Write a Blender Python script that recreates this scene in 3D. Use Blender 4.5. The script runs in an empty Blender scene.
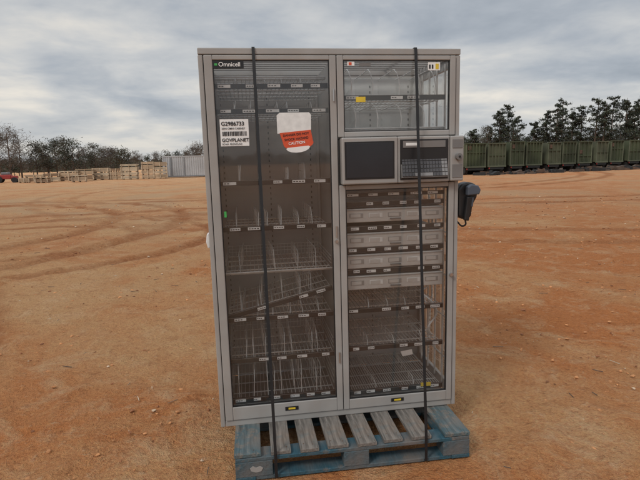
import bpy, math, random
import numpy as np
from mathutils import Vector, Matrix, noise
random.seed(7); rng=np.random.default_rng(7)
scene=bpy.context.scene
scene.view_settings.view_transform='Standard'
scene.view_settings.look='None'; scene.view_settings.exposure=0; scene.view_settings.gamma=1
PAL_H=0.144
CAM=Vector((-0.46883,-2.57361,1.5575))

# ---------------------------------------------------------------- materials
def new_mat(name):
    m=bpy.data.materials.new(name); m.use_nodes=True
    nt=m.node_tree; b=nt.nodes['Principled BSDF']
    return m,nt,b
def simple(name,col,rough=0.5,metal=0.0,var=0.12,scale=8.0,bump=0.0,bscale=60.0,dust=0.0):
    m,nt,b=new_mat(name); N=nt.nodes; L=nt.links
    tc=N.new('ShaderNodeNewGeometry')
    n=N.new('ShaderNodeTexNoise'); n.inputs['Scale'].default_value=scale; n.inputs['Detail'].default_value=2
    L.new(tc.outputs['Position'],n.inputs['Vector'])
    r=N.new('ShaderNodeValToRGB')
    r.color_ramp.elements[0].position=0.3; r.color_ramp.elements[1].position=0.7
    c=np.array(col)
    r.color_ramp.elements[0].color=(*np.clip(c*(1-var),0,1),1)
    r.color_ramp.elements[1].color=(*np.clip(c*(1+var),0,1),1)
    L.new(n.outputs['Fac'],r.inputs['Fac'])
    out=r.outputs['Color']
    if dust>0:
        n2=N.new('ShaderNodeTexNoise'); n2.inputs['Scale'].default_value=3.0; n2.inputs['Detail'].default_value=6; n2.inputs['Roughness'].default_value=0.7
        L.new(tc.outputs['Position'],n2.inputs['Vector'])
        mr=N.new('ShaderNodeMapRange'); mr.inputs[1].default_value=0.42; mr.inputs[2].default_value=0.7; mr.inputs[3].default_value=0; mr.inputs[4].default_value=dust
        L.new(n2.outputs['Fac'],mr.inputs[0])
        mx=N.new('ShaderNodeMixRGB'); mx.inputs[2].default_value=(0.30,0.22,0.16,1)
        L.new(mr.outputs[0],mx.inputs[0]); L.new(out,mx.inputs[1]); out=mx.outputs[0]
    L.new(out,b.inputs['Base Color'])
    b.inputs['Roughness'].default_value=rough; b.inputs['Metallic'].default_value=metal
    if bump>0:
        n3=N.new('ShaderNodeTexNoise'); n3.inputs['Scale'].default_value=bscale; n3.inputs['Detail'].default_value=2
        L.new(tc.outputs['Position'],n3.inputs['Vector'])
        bp=N.new('ShaderNodeBump'); bp.inputs['Strength'].default_value=bump; bp.inputs['Distance'].default_value=0.01
        L.new(n3.outputs['Fac'],bp.inputs['Height']); L.new(bp.outputs['Normal'],b.inputs['Normal'])
    return m
M={}
M['paint']=simple('grey_paint',(0.325,0.315,0.30),0.42,0,0.10,5,0.04,250,dust=0.28)
M['paint_d']=simple('grey_paint_dark',(0.17,0.165,0.16),0.5,0,0.1,5,dust=0.15)
M['inner']=simple('inner_panel',(0.34,0.325,0.31),0.5,0.0,0.14,3,dust=0.3)
M['inner_lit']=simple('inner_panel_lit',(0.68,0.69,0.68),0.5,0.0,0.05,3)  # paler copy: reflected sky brightness of upper right bay put into the colour
M['drawer']=simple('drawer_plastic',(0.55,0.53,0.50),0.5,0,0.06,14,dust=0.15)
M['black']=simple('black_plastic',(0.014,0.014,0.015),0.4,0,0.2)
M['rubber']=simple('black_strap',(0.008,0.008,0.009),0.6,0,0.2,40)
M['screen']=simple('screen_glass',(0.020,0.023,0.028),0.22,0,0.1)
M['key']=simple('key_plastic',(0.07,0.07,0.075),0.5)
M['keyl']=simple('key_plastic_light',(0.22,0.22,0.22),0.5)
M['wire']=simple('zinc_wire',(0.55,0.54,0.52),0.4,0.3,0.15,20)
M['label']=simple('label_paper',(0.74,0.74,0.72),0.6,0,0.1,30)
M['white']=simple('white_paper',(0.80,0.79,0.77),0.6,0,0.04,20)
M['red']=simple('red_sticker',(0.62,0.085,0.03),0.5,0,0.08,30)
M['yellow']=simple('yellow_label',(0.7,0.5,0.04),0.5)
M['green']=simple('green_badge',(0.05,0.35,0.08),0.5)
M['steel']=simple('steel',(0.5,0.5,0.5),0.3,0.9,0.05)
M['cable']=simple('white_cable',(0.7,0.69,0.67),0.5)
M['bluegrey']=simple('bluegrey_plastic',(0.07,0.085,0.11),0.4)
M['tan']=simple('crate_wood',(0.44,0.33,0.22),0.8,0,0.25,0.9)
M['tan2']=simple('crate_wood_pale',(0.52,0.43,0.31),0.8,0,0.25,0.9)
M['tan3']=simple('crate_wood_brown',(0.28,0.19,0.12),0.8,0,0.25,0.9)
M['contw']=simple('white_container_paint',(0.42,0.43,0.44),0.5,0,0.12,0.6)
M['contd']=simple('container_grey',(0.16,0.17,0.18),0.5,0,0.1,0.6)
M['olive']=simple('olive_paint',(0.058,0.070,0.036),0.7,0,0.4,0.5)
M['olive3']=simple('olive_paint_faded',(0.085,0.092,0.055),0.7,0,0.4,0.5)
M['olive2']=simple('olive_paint_light',(0.11,0.12,0.075),0.7,0,0.3,0.5)
M['rust']=simple('rusty_steel',(0.10,0.06,0.04),0.8,0,0.4,1.5)
M['tyre']=simple('tyre_rubber',(0.02,0.02,0.02),0.8)
M['redp']=simple('red_paint',(0.30,0.035,0.03),0.5)

def glass_mat(name,tint,base=0.05,grazing=0.6,film=(0.01,0.08)):
    m=bpy.data.materials.new(name); m.use_nodes=True; nt=m.node_tree; N=nt.nodes; L=nt.links
    N.remove(N['Principled BSDF']); out=N['Material Output']
    t=N.new('ShaderNodeBsdfTransparent'); t.inputs[0].default_value=(*tint,1)
    g=N.new('ShaderNodeBsdfGlossy'); g.inputs['Roughness'].default_value=0.04; g.inputs[0].default_value=(0.95,0.95,0.95,1)
    lw=N.new('ShaderNodeLayerWeight'); lw.inputs['Blend'].default_value=0.25
    mr=N.new('ShaderNodeMapRange'); mr.inputs[3].default_value=base; mr.inputs[4].default_value=grazing
    L.new(lw.outputs['Fresnel'],mr.inputs[0])
    d=N.new('ShaderNodeBsdfDiffuse'); d.inputs[0].default_value=(0.5,0.45,0.40,1)
    geo=N.new('ShaderNodeNewGeometry'); n=N.new('ShaderNodeTexNoise'); n.inputs['Scale'].default_value=2.2; n.inputs['Detail'].default_value=6; n.inputs['Roughness'].default_value=0.65
    L.new(geo.outputs['Position'],n.inputs['Vector'])
    md=N.new('ShaderNodeMapRange'); md.inputs[1].default_value=0.35; md.inputs[2].default_value=0.75; md.inputs[3].default_value=film[0]; md.inputs[4].default_value=film[1]
    L.new(n.outputs['Fac'],md.inputs[0])
    m1=N.new('ShaderNodeMixShader'); L.new(md.outputs[0],m1.inputs[0]); L.new(t.outputs[0],m1.inputs[1]); L.new(d.outputs[0],m1.inputs[2])
    m2=N.new('ShaderNodeMixShader'); L.new(mr.outputs[0],m2.inputs[0]); L.new(m1.outputs[0],m2.inputs[1]); L.new(g.outputs[0],m2.inputs[2])
    L.new(m2.outputs[0],out.inputs['Surface'])
    return m
M['glass']=glass_mat('door_glass',(0.93,0.93,0.925))
M['acrylic']=glass_mat('side_acrylic',(0.93,0.94,0.93))

def wood_mat(name,base,paint,amount):
    m,nt,b=new_mat(name); N=nt.nodes; L=nt.links
    tc=N.new('ShaderNodeTexCoord'); mp=N.new('ShaderNodeMapping'); mp.inputs['Scale'].default_value=(28,2.5,28)
    L.new(tc.outputs['Object'],mp.inputs['Vector'])
    n=N.new('ShaderNodeTexNoise'); n.inputs['Scale'].default_value=3; n.inputs['Detail'].default_value=6; n.inputs['Distortion'].default_value=0.6
    L.new(mp.outputs[0],n.inputs['Vector'])
    r=N.new('ShaderNodeValToRGB'); c=np.array(base)
    r.color_ramp.elements[0].position=0.3; r.color_ramp.elements[1].position=0.72
    r.color_ramp.elements[0].color=(*(c*0.4),1); r.color_ramp.elements[1].color=(*(c*1.3),1)
    L.new(n.outputs['Fac'],r.inputs['Fac'])
    n2=N.new('ShaderNodeTexNoise'); n2.inputs['Scale'].default_value=9; n2.inputs['Detail'].default_value=7; n2.inputs['Roughness'].default_value=0.75
    L.new(tc.outputs['Object'],n2.inputs['Vector'])
    mr=N.new('ShaderNodeMapRange'); mr.inputs[1].default_value=0.60-amount*0.30; mr.inputs[2].default_value=0.68-amount*0.30; mr.clamp=True
    mr.inputs[3].default_value=0; mr.inputs[4].default_value=min(0.92,amount*1.1)
    L.new(n2.outputs['Fac'],mr.inputs[0])
    pr=N.new('ShaderNodeMixRGB'); pr.inputs[1].default_value=(*(np.array(paint)*0.5),1); pr.inputs[2].default_value=(*(np.array(paint)*1.4),1)
    L.new(n.outputs['Fac'],pr.inputs[0])
    mx=N.new('ShaderNodeMixRGB'); L.new(mr.outputs[0],mx.inputs[0]); L.new(r.outputs[0],mx.inputs[1]); L.new(pr.outputs[0],mx.inputs[2])
    n4=N.new('ShaderNodeTexNoise'); n4.inputs['Scale'].default_value=5; n4.inputs['Detail'].default_value=5
    L.new(tc.outputs['Object'],n4.inputs['Vector'])
    m4=N.new('ShaderNodeMapRange'); m4.inputs[1].default_value=0.40; m4.inputs[2].default_value=0.70; m4.inputs[4].default_value=0.50; m4.clamp=True
    L.new(n4.outputs['Fac'],m4.inputs[0])
    mx2=N.new('ShaderNodeMixRGB'); mx2.inputs[2].default_value=(0.25,0.17,0.12,1); L.new(m4.outputs[0],mx2.inputs[0]); L.new(mx.outputs[0],mx2.inputs[1])
    L.new(mx2.outputs[0],b.inputs['Base Color']); b.inputs['Roughness'].default_value=0.85
    bp=N.new('ShaderNodeBump'); bp.inputs['Strength'].default_value=0.7; bp.inputs['Distance'].default_value=0.005
    L.new(n.outputs['Fac'],bp.inputs['Height']); L.new(bp.outputs[0],b.inputs['Normal'])
    return m
M['plank']=wood_mat('weathered_plank',(0.19,0.17,0.15),(0.03,0.10,0.125),0.28)
M['plankb']=wood_mat('blue_plank',(0.17,0.155,0.135),(0.026,0.10,0.13),0.58)
M['blue']=wood_mat('blue_block',(0.15,0.135,0.12),(0.014,0.078,0.112),0.82)
M['bark']=simple('bark',(0.09,0.065,0.05),0.9,0,0.3,1.5)
def leaf(name,c,v=0.5,s=0.6):
    return simple(name,c,0.8,0,v,s)
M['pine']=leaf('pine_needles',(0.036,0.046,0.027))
M['pine2']=leaf('pine_needles_dark',(0.022,0.028,0.019))  # darker copy: shaded clump undersides, and random tone in mixed trees
M['pine_lit']=leaf('pine_needles_lit',(0.058,0.068,0.042))  # lit copy of the needles for clump tops
M['twig']=leaf('bare_twigs',(0.13,0.105,0.085),0.3)
M['twig2']=leaf('bare_twigs_dark',(0.078,0.066,0.054),0.3)
M['oliveleaf']=leaf('winter_foliage',(0.07,0.073,0.047),0.35)
M['clod']=simple('clay_clod',(0.50,0.23,0.095),0.95,0,0.35,6)
M['clod2']=simple('dark_clod',(0.26,0.105,0.045),0.95,0,0.35,6)
M['stone']=simple('pale_stone',(0.50,0.37,0.25),0.9,0,0.35,6)

# ---------------------------------------------------------------- mesh builder
class MB:
    def __init__(s): s.v=[];s.f=[];s.m=[];s.mats=[]
    def mi(s,k):
        if k not in s.mats: s.mats.append(k)
        return s.mats.index(k)
    def box(s,x0,x1,y0,y1,z0,z1,k,R=None,o=None):
        b=len(s.v)
        for x,y,z in [(x0,y0,z0),(x1,y0,z0),(x1,y1,z0),(x0,y1,z0),(x0,y0,z1),(x1,y0,z1),(x1,y1,z1),(x0,y1,z1)]:
            p=Vector((x,y,z))
            if R is not None: p=R@(p-o)+o
            s.v.append(p)
        i=s.mi(k)
        for f in [(0,3,2,1),(4,5,6,7),(0,1,5,4),(1,2,6,5),(2,3,7,6),(3,0,4,7)]:
            s.f.append([b+j for j in f]); s.m.append(i)
    def bar(s,p,q,r,k,n=4,r2=None):
        p=Vector(p);q=Vector(q);d=(q-p).normalized()
        a=d.cross(Vector((0,0,1)))
        if a.length<1e-3: a=d.cross(Vector((1,0,0)))
        a.normalize(); c=d.cross(a); b=len(s.v); i=s.mi(k)
        for (o,rr) in ((p,r),(q,r if r2 is None else r2)):
            for j in range(n):
                t=2*math.pi*(j+.5)/n; s.v.append(o+a*math.cos(t)*rr+c*math.sin(t)*rr)
        for j in range(n):
            s.f.append([b+j,b+(j+1)%n,b+n+(j+1)%n,b+n+j]); s.m.append(i)
        s.f.append([b+j for j in range(n)][::-1]); s.m.append(i)
        s.f.append([b+n+j for j in range(n)]); s.m.append(i)
    def path(s,pts,r,k,n=6):
        for a,b in zip(pts[:-1],pts[1:]): s.bar(a,b,r,k,n)
    def quad(s,pts,k):
        b=len(s.v); s.v+= [Vector(p) for p in pts]; s.f.append(list(range(b,b+len(pts)))); s.m.append(s.mi(k))
    def prism(s,pts,y0,y1,k):
        b=len(s.v); n=len(pts); i=s.mi(k)
        for y in (y0,y1):
            for x,z in pts: s.v.append(Vector((x,y,z)))
        s.f.append([b+j for j in range(n)]); s.m.append(i)
        s.f.append([b+n+j for j in range(n)][::-1]); s.m.append(i)
        for j in range(n):
            s.f.append([b+j,b+n+j,b+n+(j+1)%n,b+(j+1)%n]); s.m.append(i)
    def obj(s,name,parent=None,bevel=0,smooth=False,fix=True):
        me=bpy.data.meshes.new(name); me.from_pydata([tuple(v) for v in s.v],[],s.f)
        for k in s.mats: me.materials.append(M[k])
        me.polygons.foreach_set('material_index',s.m)
        if smooth: me.polygons.foreach_set('use_smooth',[True]*len(s.f))
        me.update()
        if fix:
            import bmesh
            bm=bmesh.new(); bm.from_mesh(me); bmesh.ops.recalc_face_normals(bm,faces=bm.faces); bm.to_mesh(me); bm.free()
        o=bpy.data.objects.new(name,me); scene.collection.objects.link(o)
        if parent: o.parent=parent
        if bevel:
            md=o.modifiers.new('bevel','BEVEL'); md.width=bevel; md.segments=2; md.limit_method='ANGLE'
        return o
def empty(name,loc=(0,0,0)):
    e=bpy.data.objects.new(name,None); e.location=loc; scene.collection.objects.link(e); return e
def text(name,body,size,loc,k,parent,rotz=0,ext=0.0,align='LEFT',bold=0.0):
    c=bpy.data.curves.new(name,'FONT'); c.body=body; c.size=size; c.align_x=align; c.extrude=ext; c.offset=bold
    o=bpy.data.objects.new(name,c); scene.collection.objects.link(o)
    c.materials.append(M[k]); o.location=loc; o.rotation_euler=(math.pi/2,-rotz,0); o.parent=parent
    return o

# ================================================================= CABINET
cab=empty('medical_supply_cabinet',(0,0,PAL_H)); cab.rotation_euler=(0.0017,-0.00606,0)
H=1.98; W=0.6715
b=MB()
b.box(-W,-0.653,0.042,0.62,0.03,H-0.034,'paint')
b.box(-0.652,0.652,0.60,0.615,0.03,H-0.034,'inner')
b.box(-W,-0.64,0.0421,0.62,H-0.033,H,'paint'); b.box(0.64,W,0.0421,0.62,H-0.033,H,'paint')
b.box(-0.6395,0.6395,0.595,0.62,H-0.033,H,'paint')
for i in range(9):
    y=0.06+i*0.059; b.box(-0.6395,0.6395,y,y+0.022,H-0.012,H-0.002,'paint')  # open slatted top, out of view, added so daylight enters the cabinet
b.box(-0.652,0.652,0.044,0.599,0.0,0.029,'paint_d')
b.box(-0.001,0.019,0.044,0.599,0.031,H-0.036,'inner')
b.box(0.0205,0.652,0.590,0.599,1.56,1.93,'inner_lit')
b.box(0.0195,0.0225,0.05,0.589,1.56,1.93,'inner_lit')  # pale linings added to brighten this bay
for (y0,y1,z0,z1) in [(0.042,0.085,0.03,H-0.034),(0.56,0.62,0.03,H-0.034),(0.086,0.559,0.03,0.10),(0.086,0.559,1.25,1.57),(0.086,0.559,1.90,H-0.034)]:
    b.box(0.653,W,y0,y1,z0,z1,'paint')
b.obj('carcass',cab,0.003)
b=MB()
b.box(-W,W,0.0,0.04,1.949,H,'paint')
b.box(-W,-0.648,0.003,0.04,0.0,1.947,'paint')
b.box(0.648,W,0.003,0.04,0.0,1.947,'paint')
b.box(-0.646,0.646,0.003,0.04,0.0,0.034,'paint')
b.obj('front_frame',cab,0.004)
b=MB()
b.box(0.0082,0.0118,0.012,0.04,0.04,1.945,'black')
b.box(-0.6475,-0.6445,0.012,0.04,0.04,1.945,'black')
b.box(0.6445,0.6475,0.012,0.04,0.04,1.945,'black')
b.obj('door_seals',cab)
def door(name,x0,x1,z0,z1,gx0,gx1,gz0,gz1):
    b=MB()
    b.box(x0,gx0,-0.006,0.03,z0,z1,'paint'); b.box(gx1,x1,-0.006,0.03,z0,z1,'paint')
    b.box(gx0,gx1,-0.005,0.03,gz1,z1,'paint'); b.box(gx0,gx1,-0.005,0.03,z0,gz0,'paint')
    o=b.obj(name,cab,0.004)
    g=MB(); t=0.005
    g.box(gx0,gx0+t,0.0,0.012,gz0,gz1,'black'); g.box(gx1-t,gx1,0.0,0.012,gz0,gz1,'black')
    g.box(gx0+t,gx1-t,0.0,0.012,gz1-t,gz1,'black'); g.box(gx0+t,gx1-t,0.0,0.012,gz0,gz0+t,'black')
    g.obj(name+'_gasket',cab)
    g=MB(); g.quad([(gx0,0.006,gz0),(gx1,0.006,gz0),(gx1,0.006,gz1),(gx0,0.006,gz1)],'glass'); g.obj(name+'_glass',cab,fix=False)
door('left_door',-0.644,0.008,0.037,1.945,-0.603,-0.026,0.112,1.922)
door('upper_right_door',0.012,0.644,1.54,1.945,0.045,0.613,1.567,1.922)
door('lower_right_door',0.012,0.644,0.037,1.293,0.045,0.613,0.095,1.268)
b=MB()
for z in (1.75,1.05,0.35):
    b.bar((-0.008,-0.012,z-0.03),(-0.008,-0.012,z+0.03),0.004,'steel',8)
b.bar((0.63,-0.02,0.78),(0.63,-0.005,0.78),0.010,'steel',16)
b.bar((-0.01,-0.02,1.0),(-0.01,-0.005,1.0),0.008,'steel',16)
b.obj('door_hardware',cab)
b=MB()
b.quad([(0.664,0.086,0.101),(0.664,0.559,0.101),(0.664,0.559,1.249),(0.664,0.086,1.249)],'acrylic')
b.quad([(0.664,0.086,1.571),(0.664,0.559,1.571),(0.664,0.559,1.899),(0.664,0.086,1.899)],'acrylic')
b.obj('side_window',cab,fix=False)
b=MB()
for y in (0.14,0.26,0.38,0.50):
    b.bar((0.645,y,0.08),(0.645,y,1.25),0.006,'wire',6); b.bar((0.645,y,1.57),(0.645,y,1.93),0.006,'wire',6)
for z in (0.25,0.5,0.75,1.0):
    b.bar((0.645,0.1,z),(0.645,0.55,z),0.004,'wire',6)
b.obj('side_wire_frame',cab)
b=MB()
for x in (-0.645,-0.02,0.03):
    for y in (0.045,0.575):
        b.box(x,x+0.014,y,y+0.012,0.04,1.93,'inner')
for x in (-0.6,-0.32,-0.06,0.08,0.33,0.58):
    z=0.1
    while z<1.9:
        if not(x>0 and 1.25<z<1.56): b.box(x-0.003,x+0.003,0.5875,0.5885,z,z+0.014,'black')
        z+=0.034
b.obj('slotted_uprights',cab)

def strip(b,x0,z0,x1,z1,y=0.045,h=0.026,nl=5,lab='label',fill=0.6):
    L=math.hypot(x1-x0,z1-z0); ang=math.atan2(z1-z0,x1-x0)
    R=Matrix.Rotation(-ang,3,'Y'); o=Vector((x0,y,z0))
    b.box(x0,x0+L,y,y+0.012,z0-h/2,z0+h/2,'black',R,o)
    b.box(x0,x0+L,y-0.0012,y,z0+h/2-0.002,z0+h/2,'paint_d',R,o)
    for i in range(nl):
        if random.random()<0.10: continue
        c=x0+L*(i+0.5)/nl+random.uniform(-.012,.012); w=L/nl*fill*random.uniform(.6,1.0)/2
        zz=z0+random.uniform(-.001,.001)
        b.box(c-w,c+w,y-0.002,y-0.0005,zz-h*0.29,zz+h*0.29,lab,R,o)
        for j in range(random.randint(2,4)):
            xa=c-w*0.85+j*w*0.45; b.box(xa,xa+w*0.3,y-0.0026,y-0.0021,zz-h*0.1,zz+h*0.08,'black',R,o)
def shelf(name,x0,x1,z,zr=None,ndiv=5,dh=0.085,sp=0.022,nl=5,basket=0.0,strip_on=True,yf=0.055):
    zr=z if zr is None else zr
    b=MB(); zf=lambda x: z+(zr-z)*(x-x0)/(x1-x0)
    if strip_on: strip(b,x0+0.004,z,x1-0.004,zr,y=yf-0.012,nl=nl)
    else: b.bar((x0+.003,yf-0.004,z),(x1-.003,yf-0.004,zr),0.004,'wire',6)
    n=int((x1-x0)/sp)
    for i in range(n+1):
        x=x0+0.006+(x1-x0-0.012)*i/n+random.uniform(-.0012,.0012); zz=zf(x)-0.004
        b.bar((x,yf,zz),(x+random.uniform(-.003,.003),0.583,zz+random.uniform(-.003,.003)),0.0019,'wire')
    for y in (yf+0.004,0.15,0.28,0.42,0.575):
        b.bar((x0+0.003,y,z-0.008),(x1-0.003,y,zr-0.008),0.0034,'wire',6)
    if basket>0:
        for k in (0.33,0.66,1.0):
            b.bar((x0+0.003,0.578,z+basket*k),(x1-0.003,0.578,zr+basket*k),0.002,'wire')
            for xs in (x0+0.004,x1-0.004):
                b.bar((xs,yf+0.02,zf(xs)+basket*k),(xs,0.575,zf(xs)+basket*k),0.002,'wire')
        for i in range(n+1):
            x=x0+0.006+(x1-x0-0.012)*i/n
            b.bar((x,0.578,zf(x)),(x,0.578,zf(x)+basket),0.0016,'wire')
    for i in range(ndiv):
        x=x0+(x1-x0)*(i+1)/(ndiv+1)+random.uniform(-.026,.026); zz=zf(x); hh=dh*random.uniform(.8,1.08); lx=random.uniform(-.018,.018); lt=random.uniform(-.008,.008)
        pts=[(x,yf+0.02,zz),(x+lt*.6,yf+0.03,zz+hh*0.6),(x+lt,yf+0.06,zz+hh*0.95),(x+lt,yf+0.10,zz+hh),(x+lx,0.50,zz+hh),(x+lx,0.53,zz)]
        b.path(pts,0.0025,'wire',5)
        b.path([(x+lt*.5,yf+0.06,zz+hh*0.55),(x+lx,0.52,zz+hh*0.55)],0.0016,'wire',4)
        for y in (0.17,0.25,0.33,0.41):
            xx=x+lx*(y-yf)/0.45; b.bar((xx,y,zz),(xx,y,zz+hh),0.0015,'wire')
    b.obj(name,cab)
LX0,LX1=-0.605,-0.024
shelf('shelf_l0',LX0,LX1,1.86,dh=0.03,ndiv=0,strip_on=False,yf=0.12)
shelf('shelf_l1',LX0,LX1,1.805,dh=0.05,ndiv=4)
shelf('shelf_l2',LX0,LX1,1.682,dh=0.06,ndiv=5)
shelf('shelf_l3',LX0,LX1,1.320,dh=0.09,ndiv=4)
shelf('shelf_l4',LX0,LX1,1.080,dh=0.09,ndiv=6)
shelf('shelf_l5',LX0,LX1,0.845,dh=0.11,ndiv=5,strip_on=False,basket=0.06)
shelf('shelf_l6',LX0,LX1,0.60,0.73,dh=0.10,ndiv=5,yf=0.07)
shelf('shelf_l7',LX0,LX1,0.588,dh=0.08,ndiv=6,yf=0.055)
shelf('shelf_l8',LX0,LX1,0.355,dh=0.12,ndiv=7,basket=0.08)
shelf('shelf_l9',LX0,LX1,0.125,dh=0.17,ndiv=9,basket=0.12,nl=6)
RX0,RX1=0.047,0.611
shelf('shelf_r1',RX0,RX1,1.742,dh=0.02,ndiv=0)
shelf('shelf_r2',RX0,RX1,1.585,dh=0.02,ndiv=0,strip_on=False)
shelf('shelf_r3',RX0,RX1,0.59,dh=0.06,ndiv=4,nl=6)
shelf('shelf_r4',RX0,RX1,0.370,dh=0.05,ndiv=3,nl=6)
shelf('shelf_r5',RX0,RX1,0.108,dh=0.04,ndiv=2,nl=6,sp=0.014)
b=MB()
for z0,hh,xs in ((1.752,0.15,(0.10,0.215,0.36,0.475,0.56)),(1.592,0.125,(0.12,0.24,0.37,0.50))):
    for x in xs:
        prof=[(0.075,0),(0.075,hh*.35),(0.085,hh*.6),(0.11,hh*.85),(0.15,hh),(0.5,hh),(0.5,0)]
        pts=[(x+0.004*math.sin(p[1]*30),p[0],z0+p[1]) for p in prof]
        b.quad(pts,'acrylic')
        b.path([(q[0],q[1]-0.001,q[2]) for q in pts[:6]],0.0028,'cable',5)
b.obj('curved_dividers',cab,fix=False)
DR=((1.086,1.160),(0.948,1.027),(0.830,0.908),(0.710,0.788))
b=MB()
for (z0,z1) in DR: b.box(0.052,0.606,0.05,0.55,z0,z1,'drawer')
b.obj('drawer_bodies',cab,0.004)
b=MB()
for (z0,z1) in DR:
    h=z1-z0
    b.box(0.052,0.606,0.0465,0.0497,z1-0.009,z1-0.005,'paint')
    for i in range(5):
        xa=0.075+i*0.107
        b.box(xa,xa+0.075,0.0478,0.0497,z0+h*0.34,z0+h*0.66,'label' if i in (1,3) else 'paint')
        b.box(xa+0.004,xa+0.06,0.0462,0.0475,z0+h*0.38,z0+h*0.62,'drawer')
    b.box(0.30,0.36,0.040,0.0497,z0+h*0.16,z0+h*0.24,'paint_d')
    strip(b,0.05,z1+0.026,0.608,z1+0.026,y=0.048,h=0.026,nl=6)
    b.box(0.05,0.608,0.075,0.56,z1+0.004,z1+0.008,'paint_d')
strip(b,0.05,1.235,0.608,1.235,y=0.05,h=0.022,nl=5)
b.obj('drawer_details',cab)
b=MB()
def curve_pts(ps,n=10):
    out=[]
    for i in range(len(ps)-1):
        p0=Vector(ps[max(i-1,0)]);p1=Vector(ps[i]);p2=Vector(ps[i+1]);p3=Vector(ps[min(i+2,len(ps)-1)])
        for j in range(n):
            t=j/n; out.append(0.5*((2*p1)+(p2-p0)*t+(2*p0-5*p1+4*p2-p3)*t*t+(3*p1-p0-3*p2+p3)*t**3))
    out.append(Vector(ps[-1])); return out
b.path(curve_pts([(0.60,0.2,1.15),(0.585,0.15,0.95),(0.60,0.12,0.8),(0.54,0.10,0.70),(0.50,0.10,0.66),(0.56,0.10,0.60),(0.60,0.12,0.52),(0.55,0.12,0.44),(0.60,0.2,0.36)]),0.006,'cable',6)
b.path(curve_pts([(0.62,0.3,1.2),(0.60,0.25,0.9),(0.62,0.25,0.62),(0.59,0.2,0.5),(0.62,0.3,0.2)]),0.005,'cable',6)
b.obj('white_cables',cab,smooth=True)
b=MB(); b.quad([(0.355,0.04,0.335),(0.42,0.035,0.345),(0.43,0.045,0.31),(0.37,0.05,0.30)],'white')
b.box(0.475,0.535,0.036,0.040,0.112,0.134,'yellow'); b.obj('paper_tag',cab)

# ---- terminal unit
b=MB()
b.box(0.022,0.318,-0.045,0.038,1.296,1.536,'paint')
b.box(0.3185,0.602,-0.040,0.038,1.296,1.536,'paint')
b.box(0.6025,0.676,-0.050,0.038,1.298,1.534,'paint')
b.obj('terminal_housing',cab,0.007)
b=MB()
b.box(0.036,0.298,-0.0475,-0.0455,1.322,1.514,'black')
b.box(0.044,0.290,-0.0495,-0.0478,1.330,1.506,'screen')
b.obj('screen',cab,0.001)
b=MB()
b.box(0.330,0.592,-0.0425,-0.0405,1.312,1.520,'black')
R=Matrix.Rotation(math.radians(-14),3,'X'); o=Vector((0.46,-0.045,1.32))
b.box(0.334,0.588,-0.060,-0.046,1.320,1.455,'paint_d',R,o)
nx,nz_=15,6
for i in range(nx):
    for j in range(nz_):
        x=0.339+i*0.0165; z=1.326+j*0.0205
        k='keyl' if (j==5 and i%4!=3) or (i>12) else 'key'
        w=0.0140
        if j==0 and 4<=i<=9:
            if i==4: b.box(x,x+0.0165*6-0.002,-0.066,-0.0605,z,z+0.017,'keyl',R,o)
            continue
        b.box(x,x+w,-0.066,-0.0605,z,z+0.0165,k,R,o)
b.box(0.345,0.575,-0.046,-0.0428,1.478,1.512,'paint_d')
b.box(0.36,0.42,-0.048,-0.0463,1.488,1.502,'label')
b.obj('keyboard',cab)
b=MB()
b.bar((0.643,-0.072,1.425),(0.643,-0.051,1.425),0.018,'paint_d',20)
b.bar((0.643,-0.078,1.425),(0.643,-0.0722,1.425),0.006,'black',12)
b.box(0.612,0.668,-0.053,-0.0508,1.47,1.515,'paint_d')
b.box(0.612,0.668,-0.053,-0.0508,1.315,1.385,'paint_d')
b.obj('side_reader',cab,0.002)
# ---- badge, labels, stickers
b=MB()
b.box(-0.600,-0.452,-0.0015,0.0045,1.884,1.918,'black'); b.box(-0.594,-0.580,-0.0035,-0.0018,1.896,1.906,'green')
b.box(0.11,0.16,0.002,0.0045,1.716,1.742,'yellow')
b.box(0.495,0.56,0.002,0.0045,1.872,1.912,'white')
b.box(0.535,0.552,0.0005,0.0018,1.878,1.905,'yellow'); b.box(0.50,0.508,0.0005,0.0018,1.880,1.90,'black'); b.box(0.515,0.523,0.0005,0.0018,1.880,1.90,'black')
b.box(-0.318,-0.245,-0.0075,-0.0055,0.066,0.088,'black'); b.box(-0.30,-0.262,-0.009,-0.0078,0.072,0.082,'yellow')
b.box(0.285,0.358,-0.0075,-0.0055,0.058,0.078,'black'); b.box(0.302,0.342,-0.009,-0.0078,0.063,0.073,'yellow')
b.box(0.068,0.105,0.0015,0.0045,1.895,1.915,'white'); b.box(0.075,0.09,0.0003,0.0013,1.898,1.912,'red')
b.box(0.13,0.19,0.0025,0.0045,1.892,1.908,'paint_d')
b.box(-0.588,-0.576,0.002,0.0045,1.15,1.18,'green')
b.obj('badges',cab)
text('badge_text','Omnicell',0.029,(-0.574,-0.0042,1.8918),'white',cab,bold=0.0003)
b=MB(); b.box(-0.584,-0.443,0.0005,0.0045,1.508,1.640,'white')
rr=random.Random(3); x=-0.574
while x<-0.455:
    w=rr.choice([.0015,.003,.0045]); b.box(x,x+w,-0.0008,0.0002,1.558,1.580,'black'); x+=w+rr.choice([.0015,.003])
b.obj('asset_label',cab)
text('asset_number','G2986733',0.027,(-0.578,-0.002,1.609),'black',cab,bold=0.0006)
text('asset_line','2BIN OMNI CABINET',0.0125,(-0.577,-0.002,1.590),'black',cab,bold=0.0002)
text('asset_company','GOVPLANET',0.0235,(-0.578,-0.002,1.530),'black',cab,bold=0.0005)
text('asset_foot','SCAN  IRONCLAD',0.012,(-0.577,-0.002,1.514),'black',cab,bold=0.0002)
b=MB()
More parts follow.
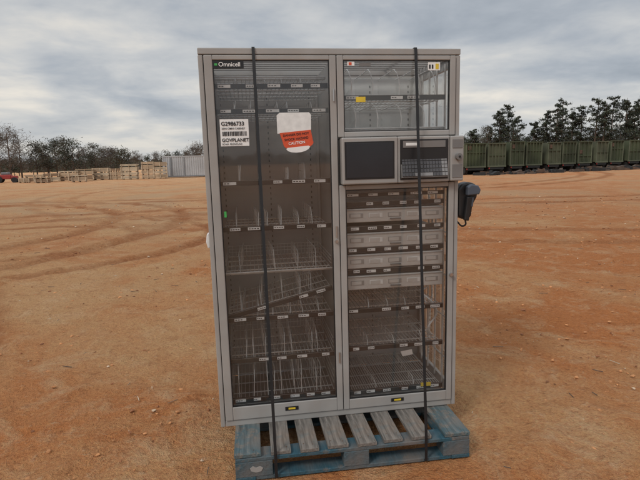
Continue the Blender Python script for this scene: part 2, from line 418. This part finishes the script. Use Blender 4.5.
def rot2(pts,a,cx,cz):
    return [(cx+(x-cx)*math.cos(a)-(z-cz)*math.sin(a),cz+(x-cx)*math.sin(a)+(z-cz)*math.cos(a)) for x,z in pts]
wpts=[(-0.300,1.565),(-0.128,1.565),(-0.125,1.655),(-0.135,1.668),(-0.285,1.668),(-0.300,1.655)]
b.prism(wpts,0.0008,0.0045,'label')
rp=[(-0.285,1.575),(-0.125,1.575),(-0.120,1.52)]+[(-0.195+0.078*math.cos(t),1.515-0.035*math.sin(t)) for t in np.linspace(0.15,math.pi-0.15,10)]+[(-0.275,1.53)]
b.prism(rot2(rp,math.radians(5),-0.2,1.53),-0.0012,0.0004,'red')
wp=[(-0.255,1.497),(-0.145,1.497)]+[(-0.200+0.062*math.cos(t),1.494-0.026*math.sin(t)) for t in np.linspace(0.1,math.pi-0.1,8)]
b.prism(rot2(wp,math.radians(5),-0.2,1.53),-0.0028,-0.0016,'white')
b.obj('warning_sticker',cab)
text('sticker_t1','DANGER DO NOT',0.016,(-0.272,-0.0024,1.548),'black',cab,math.radians(5),bold=0.0003)
text('sticker_t2','SHOCK HAZARD',0.016,(-0.265,-0.0024,1.527),'black',cab,math.radians(5),bold=0.0003)
text('sticker_t3','CAUTION',0.019,(-0.245,-0.0024,1.507),'white',cab,math.radians(5),bold=0.0003)
# ---- scanner on the right side
b=MB()
prof=[(0.676,1.10),(0.70,1.085),(0.735,1.075),(0.755,1.10),(0.762,1.16),(0.785,1.20),(0.792,1.245),(0.775,1.275),(0.735,1.288),(0.70,1.280),(0.676,1.25)]
b.prism(prof,0.01,0.085,'black')
b.obj('scanner_holster',cab,0.012)
b=MB()
b.prism([(0.712,1.215),(0.78,1.22),(0.787,1.245),(0.772,1.268),(0.735,1.275),(0.712,1.262)],-0.03,0.008,'bluegrey')
b.prism([(0.70,1.08),(0.728,1.075),(0.745,1.21),(0.715,1.21)],-0.018,0.008,'black')
b.prism([(0.735,1.15),(0.752,1.15),(0.758,1.205),(0.742,1.205)],-0.012,0.006,'bluegrey')
b.obj('hand_scanner',cab,0.006)
b=MB()
b.path(curve_pts([(0.712,0.0,1.08),(0.715,0.0,1.055),(0.70,0.02,1.045),(0.685,0.05,1.07)]),0.005,'black',6)
b.bar((0.672,0.03,1.25),(0.672,0.03,1.10),0.008,'paint_d',6)
b.obj('scanner_cord',cab)
b=MB(); b.prism([(-0.672,1.07),(-0.686,1.06),(-0.692,1.02),(-0.684,0.985),(-0.672,0.99)],0.05,0.09,'label'); b.obj('side_tab',cab,0.004)  # small white plastic tab sticking out at the left edge
# ---- straps
b=MB()
def strap(x_t,x_b):
    w=0.0075; z0=-0.144
    pts=[(x_b,-0.24,z0+0.010),(x_b,-0.3005,z0+0.012),(x_b,-0.3005,-0.003),(x_t,-0.010,H-0.03),(x_t,-0.004,H+0.003),(x_t,0.624,H+0.003),(x_t,0.626,H-0.03),(x_b,0.735,-0.003),(x_b,0.735,z0+0.012)]
    t=0.0009
    for p,q in zip(pts[:-1],pts[1:]):
        p=Vector(p);q=Vector(q); d=(q-p).normalized(); a=Vector((1,0,0)); n=d.cross(a).normalized()*t
        base=len(b.v); i=b.mi('rubber')
        for o in (p,q):
            for sx,sn in ((-1,-1),(1,-1),(1,1),(-1,1)): b.v.append(o+a*w*sx+n*sn)
        for f in [(0,1,5,4),(1,2,6,5),(2,3,7,6),(3,0,4,7),(0,3,2,1),(4,5,6,7)]: b.f.append([base+j for j in f]); b.m.append(i)
strap(-0.402,-0.392); strap(0.425,0.385)
b.obj('banding_straps',cab)

# ================================================================= PALLET
pal=empty('wooden_pallet',(0,0,0))
px0,px1,py0,py1=-0.592,0.628,-0.292,0.725
def board(name,x0,x1,y0,y1,z0,z1,k,rz=0,parent=pal,bev=0.003):
    m=MB(); cx,cy,cz=(x0+x1)/2,(y0+y1)/2,(z0+z1)/2
    m.box(x0-cx,x1-cx,y0-cy,y1-cy,z0-cz,z1-cz,k); o=m.obj(name,parent,bev); o.location=(cx,cy,cz); o.rotation_euler=(random.uniform(-.002,.002),0,rz)
    return o
xs=[(-0.592,-0.460,'plankb'),(-0.412,-0.312,'plank'),(-0.270,-0.175,'plank'),(-0.130,-0.022,'plank'),(0.022,0.122,'plank'),(0.168,0.268,'plank'),(0.315,0.422,'plank'),(0.490,0.628,'plankb')]
for i,(a,c,k) in enumerate(xs): board('deck_board_%d'%i,a,c,py0+random.uniform(0,.010),py1,0.123,0.143,k,random.uniform(-.010,.010))
for i,(a,c) in enumerate([(py0+0.002,py0+0.10),(0.165,0.265),(py1-0.10,py1)]):
    board('stringer_board_%d'%i,px0+.002,px1-.002,a,c,0.103,0.122,'blue')
k=0
for yi,(a,c) in enumerate([(py0+0.001,py0+0.10),(0.165,0.265),(py1-0.10,py1)]):
    for (x0,x1) in ((px0+.001,px0+0.185),(-0.045,0.085),(px1-0.145,px1-.001)):
        board('block_%d'%k,x0,x1,a,c,0.0225,0.1025,'blue',random.uniform(-.01,.01) if yi else 0); k+=1
for i,(a,c) in enumerate([(py0+0.004,py0+0.10),(0.165,0.265),(py1-0.10,py1)]):
    board('bottom_board_%d'%i,px0+.1,px1-.1,a,c,0.002,0.022,'blue')
for i,(x0,x1) in enumerate([(px0,px0+0.099),(px1-0.099,px1)]):
    board('bottom_side_board_%d'%i,x0,x1,py0,py1,0.002,0.022,'blue')
b=MB()
b.prism([(-0.515,0.055),(-0.49,0.046),(-0.465,0.05),(-0.455,0.068),(-0.47,0.078),(-0.49,0.072),(-0.505,0.082),(-0.52,0.07)],py0-0.0015,py0+0.0005,'paint')
b.obj('painted_logo',pal)
b=MB()
for (a,c,k_) in xs:
    for yy in (py0+0.05,0.215):
        for f in (0.25,0.75):
            x=a+(c-a)*f+random.uniform(-.006,.006); y=yy+random.uniform(-.015,.015)
            b.bar((x,y,0.1425),(x,y,0.1442),0.0035,'rust',8)
b.obj('nails',pal)

# ================================================================= GROUND
n=230; kk=9.0; a0=0.62
u=np.linspace(-1,1,2*n+1)
gx=a0*np.sinh(kk*u)+0.0; gy=a0*np.sinh(kk*u)-0.8
X,Y=np.meshgrid(gx,gy); X=X.ravel();Y=Y.ravel(); Z=np.zeros_like(X)
# tyre tracks: (cx,cy,radius,halfwidth,strength)
tracks=[(-5.6,9.0,2.6,0.16,1),(-5.6,9.0,4.3,0.16,1),(-13,12,8.6,0.22,1),(-13,12,10.6,0.22,1),(4,-46,60,0.26,.8),(4,-46,62,0.26,.8),(-3,62,40,0.3,.8),(-3,62,42,0.3,.8),
        (-24,-6,21.2,0.13,.8),(-24,-6,22.6,0.13,.8),(14,30,24.0,0.18,.55),(14,30,25.7,0.18,.55)]
for i in range(len(X)):
    x,y=X[i],Y[i]; r=math.hypot(x,y+1)
    if r<70:
        z=0.022*noise.noise((x*0.55,y*0.55,0))+0.012*noise.noise((x*2.2,y*2.2,3))
        if r<10:
            q=noise.noise((x*5,y*5,5)); z+=0.045*max(0,q)**1.5-0.035*max(0,-q-0.15)**1.3+0.008*noise.noise((x*12,y*12,9))
        for (cx,cy,R_,w,st) in tracks:
            d=(math.hypot(x-cx,y-cy)-R_)/w
            if abs(d)<3: z+= st*(-0.034*math.exp(-d*d)+0.028*math.exp(-(abs(d)-1.5)**2*3))*(0.6 if r<3 else 1.0)
        dx=max(px0-x,0,x-px1); dy=max(py0-y,0,y-py1); dd=math.hypot(dx,dy)
        f=min(1,dd/0.25); z=z*f-0.006*(1-f)
        Z[i]=z
m_=2*n+1
idx=np.arange(m_*m_).reshape(m_,m_)
F=np.stack([idx[:-1,:-1],idx[:-1,1:],idx[1:,1:],idx[1:,:-1]],-1).reshape(-1,4)
me=bpy.data.meshes.new('ground'); me.from_pydata(np.stack([X,Y,Z],1).tolist(),[],F.tolist())
me.polygons.foreach_set('use_smooth',[True]*len(F))
gr=bpy.data.objects.new('ground',me); scene.collection.objects.link(gr)
m,nt,bs=new_mat('clay_ground'); N=nt.nodes; L=nt.links
geo=N.new('ShaderNodeNewGeometry'); P=geo.outputs['Position']
def nz(scale,det=6,rough=0.6,dist=0,vec=None):
    q=N.new('ShaderNodeTexNoise'); q.inputs['Scale'].default_value=scale; q.inputs['Detail'].default_value=det; q.inputs['Roughness'].default_value=rough; q.inputs['Distortion'].default_value=dist
    L.new(vec or P,q.inputs['Vector']); return q.outputs['Fac']
def mrg(v,a,b_,c=0,d=1):
    q=N.new('ShaderNodeMapRange'); q.clamp=True
    L.new(v,q.inputs[0])
    for i,t in zip((1,2,3,4),(a,b_,c,d)): q.inputs[i].default_value=t
    return q.outputs[0]
def mth(op,a,b_=None,c=None):
    q=N.new('ShaderNodeMath'); q.operation=op
    for i,t in enumerate((a,b_,c)):
        if t is None: continue
        if isinstance(t,(int,float)): q.inputs[i].default_value=t
        else: L.new(t,q.inputs[i])
    return q.outputs[0]
def mix(f,a,b_,mode='MIX'):
    q=N.new('ShaderNodeMixRGB'); q.blend_type=mode
    if isinstance(f,(int,float)): q.inputs[0].default_value=f
    else: L.new(f,q.inputs[0])
    for i,t in ((1,a),(2,b_)):
        if isinstance(t,tuple): q.inputs[i].default_value=(*t,1)
        else: L.new(t,q.inputs[i])
    return q.outputs[0]
sep=N.new('ShaderNodeSeparateXYZ'); L.new(P,sep.inputs[0])
bias=mrg(sep.outputs['X'],-2.5,2.5,-0.06,0.10)
n1=mth('ADD',nz(0.4,6,0.65,0.5),bias)
col=mix(mrg(n1,0.40,0.60),(0.69,0.375,0.180),(0.61,0.228,0.082))
n2=nz(2.2,7,0.72,0.6)
col=mix(mrg(n2,0.50,0.66,0,0.6),col,(0.76,0.475,0.27))
n3=nz(5.0,6,0.75,0.3)
col=mix(mrg(n3,0.53,0.72,0,0.6),col,(0.38,0.135,0.052))
n4=nz(48,4,0.8); col=mix(0.6,col,mix(mrg(n4,0.3,0.7),(0.29,0.29,0.29),(0.80,0.80,0.80)),'OVERLAY')
n6=nz(15,5,0.8); col=mix(mrg(n6,0.57,0.68,0,0.5),col,(0.78,0.53,0.33))
col=mix(mrg(n6,0.43,0.33,0,0.55),col,(0.30,0.115,0.048))
trk=None
for (cx,cy,R_,w,st) in tracks:
    dx=mth('SUBTRACT',sep.outputs['X'],cx); dy=mth('SUBTRACT',sep.outputs['Y'],cy)
    d=mth('SQRT',mth('ADD',mth('MULTIPLY',dx,dx),mth('MULTIPLY',dy,dy)))
    e=mth('ABSOLUTE',mth('SUBTRACT',d,R_))
    e=mth('ADD',e,mth('MULTIPLY',mth('SUBTRACT',n2,0.5),w*2))
    t=mrg(e,w*0.6,w*1.8,st,0)
    trk=t if trk is None else mth('MAXIMUM',trk,t)
trkm=mth('MULTIPLY',trk,mrg(n1,0.34,0.56,0.4,0.9))
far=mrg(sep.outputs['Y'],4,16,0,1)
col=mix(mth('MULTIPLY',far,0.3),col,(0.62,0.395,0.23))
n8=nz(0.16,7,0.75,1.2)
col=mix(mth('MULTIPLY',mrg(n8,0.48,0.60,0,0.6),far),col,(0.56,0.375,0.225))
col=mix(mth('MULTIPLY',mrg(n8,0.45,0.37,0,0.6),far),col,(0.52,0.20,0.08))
col=mix(trkm,col,mix(mrg(n6,0.4,0.6),(0.31,0.11,0.042),(0.50,0.205,0.085)))
L.new(col,bs.inputs['Base Color']); bs.inputs['Roughness'].default_value=0.95
bs.inputs['Specular IOR Level'].default_value=0.1
hgt=mth('ADD',mth('MULTIPLY',n6,1.7),mth('MULTIPLY',n4,0.45))
hgt=mth('ADD',hgt,mth('MULTIPLY',n2,2.2))
bp=N.new('ShaderNodeBump'); bp.inputs['Strength'].default_value=1.0; bp.inputs['Distance'].default_value=0.065
L.new(hgt,bp.inputs['Height']); L.new(bp.outputs[0],bs.inputs['Normal'])
me.materials.append(m)

t=(1+5**.5)/2
iv=np.array([(-1,t,0),(1,t,0),(-1,-t,0),(1,-t,0),(0,-1,t),(0,1,t),(0,-1,-t),(0,1,-t),(t,0,-1),(t,0,1),(-t,0,-1),(-t,0,1)])/1.9
ifc=[(0,11,5),(0,5,1),(0,1,7),(0,7,10),(0,10,11),(1,5,9),(5,11,4),(11,10,2),(10,7,6),(7,1,8),(3,9,4),(3,4,2),(3,2,6),(3,6,8),(3,8,9),(4,9,5),(2,4,11),(6,2,10),(8,6,7),(9,8,1)]
V=[];Fc=[];MI=[]
cnt=0
while cnt<10500:
    r=0.9+ (rng.random()**1.5)*22; th=rng.uniform(-0.95,1.05)
    x=CAM.x+r*math.sin(th); y=CAM.y+r*math.cos(th)
    if px0-0.02<x<px1+0.02 and py0-0.02<y<py1+0.02: continue
    if noise.noise((x*0.9,y*0.9,11))+0.25*(x>1.2)<rng.uniform(-0.35,0.5): continue
    s=(0.0025+0.010*rng.random()**5)*(1+0.15*r)
    base=len(V); A_=rng.normal(0,0.18,(12,3)); Rz=rng.uniform(0,6.28); c,s_=math.cos(Rz),math.sin(Rz)
    sc=np.array([1,rng.uniform(.6,1),rng.uniform(.35,.65)])
    for p in (iv+A_)*sc*s: V.append((x+p[0]*c-p[1]*s_,y+p[0]*s_+p[1]*c,p[2]+s*0.12))
    q=rng.random(); k2=0 if q<0.68 else 1 if q<0.75 else 2
    for f in ifc: Fc.append([base+j for j in f]); MI.append(k2)
    cnt+=1
me=bpy.data.meshes.new('clods'); me.from_pydata(V,[],Fc)
for k_ in ('clod','stone','clod2'): me.materials.append(M[k_])
me.polygons.foreach_set('material_index',MI)
o=bpy.data.objects.new('clay_clods_and_pebbles',me); scene.collection.objects.link(o)
b=MB(); rd=random.Random(9)
for j in range(320):
    r=1.2+rd.random()**1.3*16; th=rd.uniform(-.9,1.0); x=CAM.x+r*math.sin(th); y=CAM.y+r*math.cos(th)
    if px0-0.1<x<px1+0.1 and py0-0.1<y<py1+0.1: continue
    a=rd.uniform(0,6.28); l=rd.uniform(.02,.06)*(1+r*.1); z=0.008
    b.bar((x,y,z),(x+l*math.cos(a),y+l*math.sin(a),z+rd.uniform(-.003,.008)),0.0018*(1+r*.12),rd.choice(['bark','tan3','tan2','bark']),4)
b.obj('wood_splinters')

# ================================================================= BACKGROUND
def polar(bearing,dist): 
    a=math.radians(bearing); return (CAM.x+dist*math.sin(a),CAM.y+dist*math.cos(a))
def shipping_container(loc,rz,L_=6.1,Wd=2.44,Hh=2.75,k='contw'):
    e=empty('shipping_container',(loc[0],loc[1],0.1)); e.rotation_euler=(0,0,rz)
    b=MB(); b.box(-L_/2,L_/2,0,Wd,0.0,Hh,k)
    for i in range(int(L_/0.28)):
        x=-L_/2+0.18+i*0.28; b.box(x,x+0.13,-0.05,-0.002,0.16,Hh-0.14,k)
    b.box(-L_/2,L_/2,-0.07,-0.003,0,0.15,'contd'); b.box(-L_/2,L_/2,-0.07,-0.003,Hh-0.13,Hh,k)
    for x in (-L_/2,L_/2-0.15): b.box(x,x+0.15,-0.08,-0.0035,0.151,Hh-0.131,k)
    b.obj('corrugated_body',e)
    b=MB(); b.box(-L_/2+1.0,-L_/2+1.16,-0.1,-0.055,0.2,Hh-0.2,'contd'); b.box(-L_/2+2.7,-L_/2+2.8,-0.1,-0.055,0.2,Hh-0.2,'contd'); b.obj('door_bars',e)
x,y=polar(-6.6,69); shipping_container((x,y),math.radians(4))
x,y=polar(-1.2,72); shipping_container((x,y),math.radians(4))
def crate_stack(bearing,dist,w,h,k,rz=0):
    x,y=polar(bearing,dist); e=empty('crate_stack',(x,y,0)); e.rotation_euler=(0,0,rz)
    b=MB(); z=0.0; rd=random.Random(int(bearing*100))
    while z<h-0.05:
        for t in (-0.42,0,0.42): b.box(t*w-0.06,t*w+0.06,0,1.2,z,z+0.1,'tan3')
        z+=0.1; hh=min(rd.choice([0.35,0.45,0.55]),max(h-z,0.12)); kk_=rd.choice([k,k,'tan','tan2','tan3'])
        nb=max(2,int(hh/0.12))
        for i in range(nb):
            za=z+i*hh/nb; off=rd.uniform(-.06,.06)
            b.box(-w/2+off,w/2+off,0.02+rd.uniform(0,.04),1.2,za+0.008,za+hh/nb-0.012,kk_)
        for t in (-0.47,-0.02,0.45): b.box(t*w-0.04,t*w+0.04,-0.03,0.01,z,z+hh,'tan2')
        z+=hh
    b.obj('boards',e)
for br,d,w,h,k in [(-22.4,67,1.1,0.6,'tan2'),(-21.5,67,1.9,0.9,'tan'),(-20.0,68,1.8,1.05,'tan2'),(-18.4,68,2.3,1.1,'tan3'),(-16.9,68,2.0,1.35,'tan'),(-15.4,69,2.0,1.5,'tan2'),(-13.9,68,1.4,1.4,'tan'),(-12.6,67,2.0,1.9,'tan2'),(-10.7,66,1.5,2.15,'tan'),(-9.4,66,1.7,2.15,'tan2'),(-17.5,62,1.5,0.7,'tan2'),(-20.9,63,1.3,0.5,'tan')]:
    crate_stack(br,d,w,h,k,random.uniform(-.15,.15)+math.radians(br)*-0.5)
x,y=polar(-23.8,70); e=empty('farm_tractor',(x,y,0)); e.rotation_euler=(0,0,0.2)
b=MB(); b.box(-1.3,0.4,0,1.1,0.45,0.95,'redp'); b.box(0.4,1.0,0.05,1.05,0.4,0.8,'redp'); b.box(-0.6,0.2,0.15,0.95,0.951,1.25,'contd'); b.obj('body',e,0.06)
b=MB()
for xx,r in ((-0.9,0.42),(0.75,0.32)):
    b.bar((xx,-0.15,r),(xx,0.1,r),r,'tyre',18); b.bar((xx,1.0,r),(xx,1.25,r),r,'tyre',18)
b.obj('wheels',e)

# green cargo trailers
A=Vector((21.0,44.6)); B=Vector((48.6,53.0)); dirv=(B-A).normalized(); rowrot=math.atan2(dirv.y,dirv.x)
s=0.0; i=0; total=(B-A).length+6
while s<total:
    wd=[2.6,2.3,1.9,2.2,1.9,2.2,2.3,2.1,2.3,2.3,2.2,2.4,2.4][i%13]; p=A+dirv*(s+wd/2)
    e=empty('cargo_trailer',(p.x,p.y,0)); e.rotation_euler=(0,0,rowrot+random.uniform(-.06,.06))
    f=(s/total); zt=3.10+0.40*f+random.uniform(-.12,.08); zb=0.80+0.25*f
    kc=('olive','olive3','olive')[i%3]
    b=MB(); b.box(-wd/2,wd/2,0.1,6,zb,zt,kc)
    nr=int(wd/random.choice([0.42,0.6,0.5]))
    for j in range(nr+1):
        xx=-wd/2+0.03+(wd-0.12)*j/nr; b.box(xx,xx+0.07,-0.02,0.098,zb+0.05,zt-0.05,'olive2' if j in(0,nr) else kc)
    b.box(-wd/2-0.02,wd/2+0.02,-0.04,0.097,zt-0.045,zt+0.06,kc); b.box(-wd/2-.02,wd/2+.02,-0.05,0.096,zb-0.1,zb+0.045,'olive2')
    zm=zb+(zt-zb)*random.choice([0.45,0.6,0.3]); b.box(-wd/2+.11,wd/2-.11,0.02,0.0975,zm,zm+0.08,'olive')
    if i%2==0: b.box(-wd/2+.3,-wd/2+.7,0.03,0.0965,zm+0.3,zm+0.7,'rust')
    b.obj('ribbed_box',e)
    b=MB(); b.box(-wd/2+.25,wd/2-.25,0.0,5.8,zb-0.35,zb-0.11,'tyre')
    for xx in (-wd/2+0.15,wd/2-0.5):
        for yy in (0.7,1.9): b.bar((xx,yy,0.48),(xx+0.35,yy,0.48),0.48,'tyre',14)
    b.box(-wd/2+0.1,-wd/2+0.22,-0.02,0.02,zb-0.3,zb-0.14,'redp')
    b.obj('chassis_and_wheels',e)
    s+=wd+[0.35,0.7,0.4,1.0,0.3][i%5]; i+=1
b=MB(); rd=random.Random(4)
for j in range(280):
    t=rd.random(); p=A+dirv*(t*total)+Vector((dirv.y,-dirv.x))*rd.uniform(0.6,3.0)
    w=rd.uniform(.1,.6); h=rd.uniform(.05,.42)*(1.2 if t>.4 else .8)
    R=Matrix.Rotation(rd.uniform(-.8,.8),3,'Z')@Matrix.Rotation(rd.uniform(-.35,.35),3,'Y'); oo=Vector((p.x,p.y,0))
    b.box(p.x-w,p.x+w,p.y-.15,p.y+.15,-0.03,h,rd.choice(['tyre','tyre','rust','bark','bark']),R,oo)
b.obj('scrap_metal_heap')

# ---- trees
def make_tree(b,x,y,h,kind,rd,wid=None):
    base=Vector((x,y,0)); lean=Vector((rd.uniform(-.03,.03),rd.uniform(-.03,.03),0))*h
    tr=0.014*h+0.05
    seg=5; pts=[base+lean*(i/seg)**1.3+Vector((rd.uniform(-.06,.06),rd.uniform(-.06,.06),0))*(i>0)+Vector((0,0,h*0.97*i/seg)) for i in range(seg+1)]
    for i in range(seg): b.bar(pts[i],pts[i+1],tr*(1-i/seg*0.85),'bark',5,tr*(1-(i+1)/seg*0.85))
    def tp(t):
        f=t*seg; i=min(int(f),seg-1); return pts[i].lerp(pts[i+1],f-i)
    if kind=='pine':
        w=wid or h*0.19; nb=int(22+h*1.4)
        for j in range(nb):
            t=0.36+0.62*(j/nb)**0.9+rd.uniform(-.03,.03); t=min(t,0.98)
            prof=(1-t)**0.5*1.2+0.14 if t>0.6 else 0.5+rd.random()*0.5
            Lb=w*prof*rd.uniform(.35,1.3); an=rd.uniform(0,6.283)
            p=tp(t); q=p+Vector((math.cos(an)*Lb,math.sin(an)*Lb,Lb*rd.uniform(.0,.35)))
            b.bar(p,q,0.05,'bark',3,0.02)
            for c in range(rd.randint(2,4)):
                f=rd.uniform(.35,1.05); cc=p.lerp(q,f); cr=rd.uniform(.3,.8)*h/14*(0.7 if t>0.88 else 1)
                for l in range(24):
                    dv=Vector((rd.gauss(0,1),rd.gauss(0,1),rd.gauss(0,.6))).normalized()*cr*rd.random()**.4
                    pp=cc+dv; s_=rd.uniform(.09,.21)
                    e1=Vector((rd.gauss(0,1),rd.gauss(0,1),rd.gauss(0,1))).normalized()*s_; e2=e1.cross(Vector((rd.gauss(0,1),rd.gauss(0,1),rd.gauss(0,1)))).normalized()*s_*0.7
                    k=('pine_lit' if dv.z>cr*.25 and rd.random()<.5 else 'pine2' if dv.z<-cr*.1 else 'pine')  # light on clump tops and shade beneath put into the needle colour
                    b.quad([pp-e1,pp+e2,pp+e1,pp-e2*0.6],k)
    else:
        w=wid or h*0.42; ks=('twig','twig2') if kind=='bare' else ('oliveleaf','twig2') if kind=='green' else ('pine','pine2')
        nb=int(14+h*1.5)
        for j in range(nb):
            t=rd.uniform(.18,.98); p=tp(t); an=rd.uniform(0,6.283)
            Lb=w*math.sin(math.pi*(0.25+0.7*t))*rd.uniform(.4,1.0)
            q=p+Vector((math.cos(an)*Lb,math.sin(an)*Lb,Lb*rd.uniform(.2,.9)))
            if q.z>h: q.z=h*rd.uniform(.9,1)
            b.bar(p,q,0.05,'bark',3,0.015)
            for l in range(60):
                f=rd.uniform(.3,1.1); c=p.lerp(q,f)+Vector((rd.gauss(0,1),rd.gauss(0,1),rd.gauss(0,.7)))*0.42
                if kind=='bare':
                    d=Vector((rd.gauss(0,1),rd.gauss(0,1),abs(rd.gauss(.5,1)))).normalized()*rd.uniform(.25,.6); n_=d.cross(Vector((rd.gauss(0,1),rd.gauss(0,1),0))).normalized()*0.03
                    b.quad([c-n_,c+n_,c+d],rd.choice(ks))
                else:
                    s_=rd.uniform(.1,.22); e1=Vector((rd.gauss(0,1),rd.gauss(0,1),rd.gauss(0,1))).normalized()*s_; e2=e1.cross(Vector((rd.gauss(0,1),rd.gauss(0,1),rd.gauss(0,1)))).normalized()*s_*.7
                    b.quad([c-e1,c+e2,c+e1],ks[0] if rd.random()<.65 else ks[1])
rd=random.Random(21)
b=MB()
T=[(25.3,8.8),(26.9,9.4),(27.9,13.0),(28.7,14.9),(29.6,11.6),(31.2,10.3),(32.4,12.5),(33.3,12.8),(33.9,15.2),(34.8,11.8),(35.6,13.4),(36.8,14.5),(37.5,13.2),(38.2,14.9),(39.5,14.0),(40.1,12.8),(40.7,14.4),(42.5,14.5),(44.2,13)]
for br,h in T:
    d=rd.uniform(119,127); x,y=polar(br,d); make_tree(b,x,y,h*0.965,'pine',rd)
for j in range(48):
    x,y=polar(24+j*0.44+rd.uniform(-.2,.2),rd.uniform(118,148)); make_tree(b,x,y,rd.uniform(5.8,9.0),'mix' if rd.random()<.75 else 'green',rd)
b.obj('pine_treeline',fix=False)
b=MB()
for br,h,kind in [(-25.5,8.5,'bare'),(-24.2,8.8,'bare'),(-23.4,8.3,'bare'),(-22.5,7.3,'bare'),(-21.2,6.2,'green'),(-20.2,5.8,'bare'),(-19.4,6.7,'mix'),(-18.6,6.6,'green'),(-17.9,6.1,'mix'),(-16.8,5.1,'bare'),(-15.8,5.6,'green'),(-15.0,5.4,'bare'),(-14.1,4.9,'bare'),(-13.2,4.6,'green'),(-5.2,6.1,'bare'),(-5.9,4.8,'bare')]:
    x,y=polar(br,rd.uniform(94,104)); make_tree(b,x,y,h,kind,rd)
for j in range(26):
    x,y=polar(-27+j*0.9+rd.uniform(-.3,.3),rd.uniform(125,150)); make_tree(b,x,y,rd.uniform(4.0,5.6),rd.choice(['bare','green','mix']),rd)
b.obj('bare_treeline',fix=False)
b=MB()
for j in range(26000):
    an=rd.uniform(0,2*math.pi); R_=rd.uniform(255,290)
    hh=5.2+3.5*noise.noise((math.cos(an)*14,math.sin(an)*14,2))+2.5*noise.noise((math.cos(an)*60,math.sin(an)*60,7))
    z=rd.uniform(0,1)*max(hh,2); x=R_*math.sin(an); y=R_*math.cos(an); s_=rd.uniform(.6,1.5)
    tx,ty=math.cos(an)*s_,-math.sin(an)*s_
    b.quad([(x-tx,y-ty,z-s_*.4),(x+tx,y+ty,z-s_*.5),(x+tx*.3,y+ty*.3,z+s_*.8)],rd.choice(['twig2','oliveleaf','pine','twig']))
b.obj('distant_treeline',fix=False)

# ================================================================= SKY & LIGHT
sun_dir=Vector((-0.54,-0.50,0.68)).normalized()
w=bpy.data.worlds.new('World'); scene.world=w; w.use_nodes=True; N=w.node_tree.nodes; L=w.node_tree.links
bg=N['Background']; bg.inputs['Strength'].default_value=0.1
sk=N.new('ShaderNodeTexSky'); sk.sky_type='NISHITA'; sk.sun_disc=False
sk.sun_elevation=math.asin(sun_dir.z); sk.sun_rotation=math.atan2(sun_dir.x,sun_dir.y)%(2*math.pi)
tc=N.new('ShaderNodeTexCoord'); P=tc.outputs['Generated']
sep=N.new('ShaderNodeSeparateXYZ'); L.new(P,sep.inputs[0])
zc=mth('MAXIMUM',sep.outputs['Z'],0.0); den=mth('ADD',zc,0.14)
cmb=N.new('ShaderNodeCombineXYZ'); L.new(mth('DIVIDE',sep.outputs['X'],den),cmb.inputs[0]); L.new(mth('DIVIDE',sep.outputs['Y'],den),cmb.inputs[1]); cmb.inputs[2].default_value=4.1
V_=cmb.outputs[0]
c1=nz(0.62,6,0.5,0.4,vec=V_); c2=nz(2.4,5,0.58,0.3,vec=V_)
cc=mth('ADD',mth('MULTIPLY',c1,0.75),mth('MULTIPLY',c2,0.25))
r=N.new('ShaderNodeValToRGB'); els=r.color_ramp.elements
els[0].position=0.35; els[0].color=(0.32,0.36,0.41,1); els[1].position=0.63; els[1].color=(0.85,0.80,0.72,1)
e=els.new(0.44); e.color=(0.43,0.465,0.51,1); e=els.new(0.53); e.color=(0.60,0.61,0.615,1)
L.new(cc,r.inputs['Fac'])
hz=mrg(zc,0.0,0.12,1.0,0.0)
cl=mix(mth('MULTIPLY',hz,0.6),r.outputs['Color'],(0.62,0.615,0.60))
gain=mrg(zc,0.32,0.9,9.8,20.5)
sc=N.new('ShaderNodeVectorMath'); sc.operation='SCALE'; L.new(cl,sc.inputs[0]); L.new(gain,sc.inputs['Scale'])
fin=mix(0.95,sk.outputs['Color'],sc.outputs[0])
L.new(fin,bg.inputs['Color'])
sd=bpy.data.lights.new('sun','SUN'); sd.energy=1.3; sd.angle=math.radians(12); sd.color=(1,0.965,0.92)
so=bpy.data.objects.new('sun',sd); scene.collection.objects.link(so); so.rotation_euler=sun_dir.to_track_quat('Z','Y').to_euler()

# ================================================================= CAMERA
yaw,pitch,roll=0.14115,0.15473,-0.02242
fw=Vector((math.sin(yaw)*math.cos(pitch),math.cos(yaw)*math.cos(pitch),-math.sin(pitch)))
rt=Vector((math.cos(yaw),-math.sin(yaw),0)); up=rt.cross(fw)
r2=rt*math.cos(roll)+up*math.sin(roll); u2=-rt*math.sin(roll)+up*math.cos(roll)
mat=Matrix((( r2.x,u2.x,-fw.x,CAM.x),(r2.y,u2.y,-fw.y,CAM.y),(r2.z,u2.z,-fw.z,CAM.z),(0,0,0,1)))
cd=bpy.data.cameras.new('camera'); cd.sensor_width=36; cd.lens=496.17*36/640; cd.clip_start=0.05; cd.clip_end=6000
co=bpy.data.objects.new('camera',cd); scene.collection.objects.link(co); co.matrix_world=mat; scene.camera=co
print('OK')
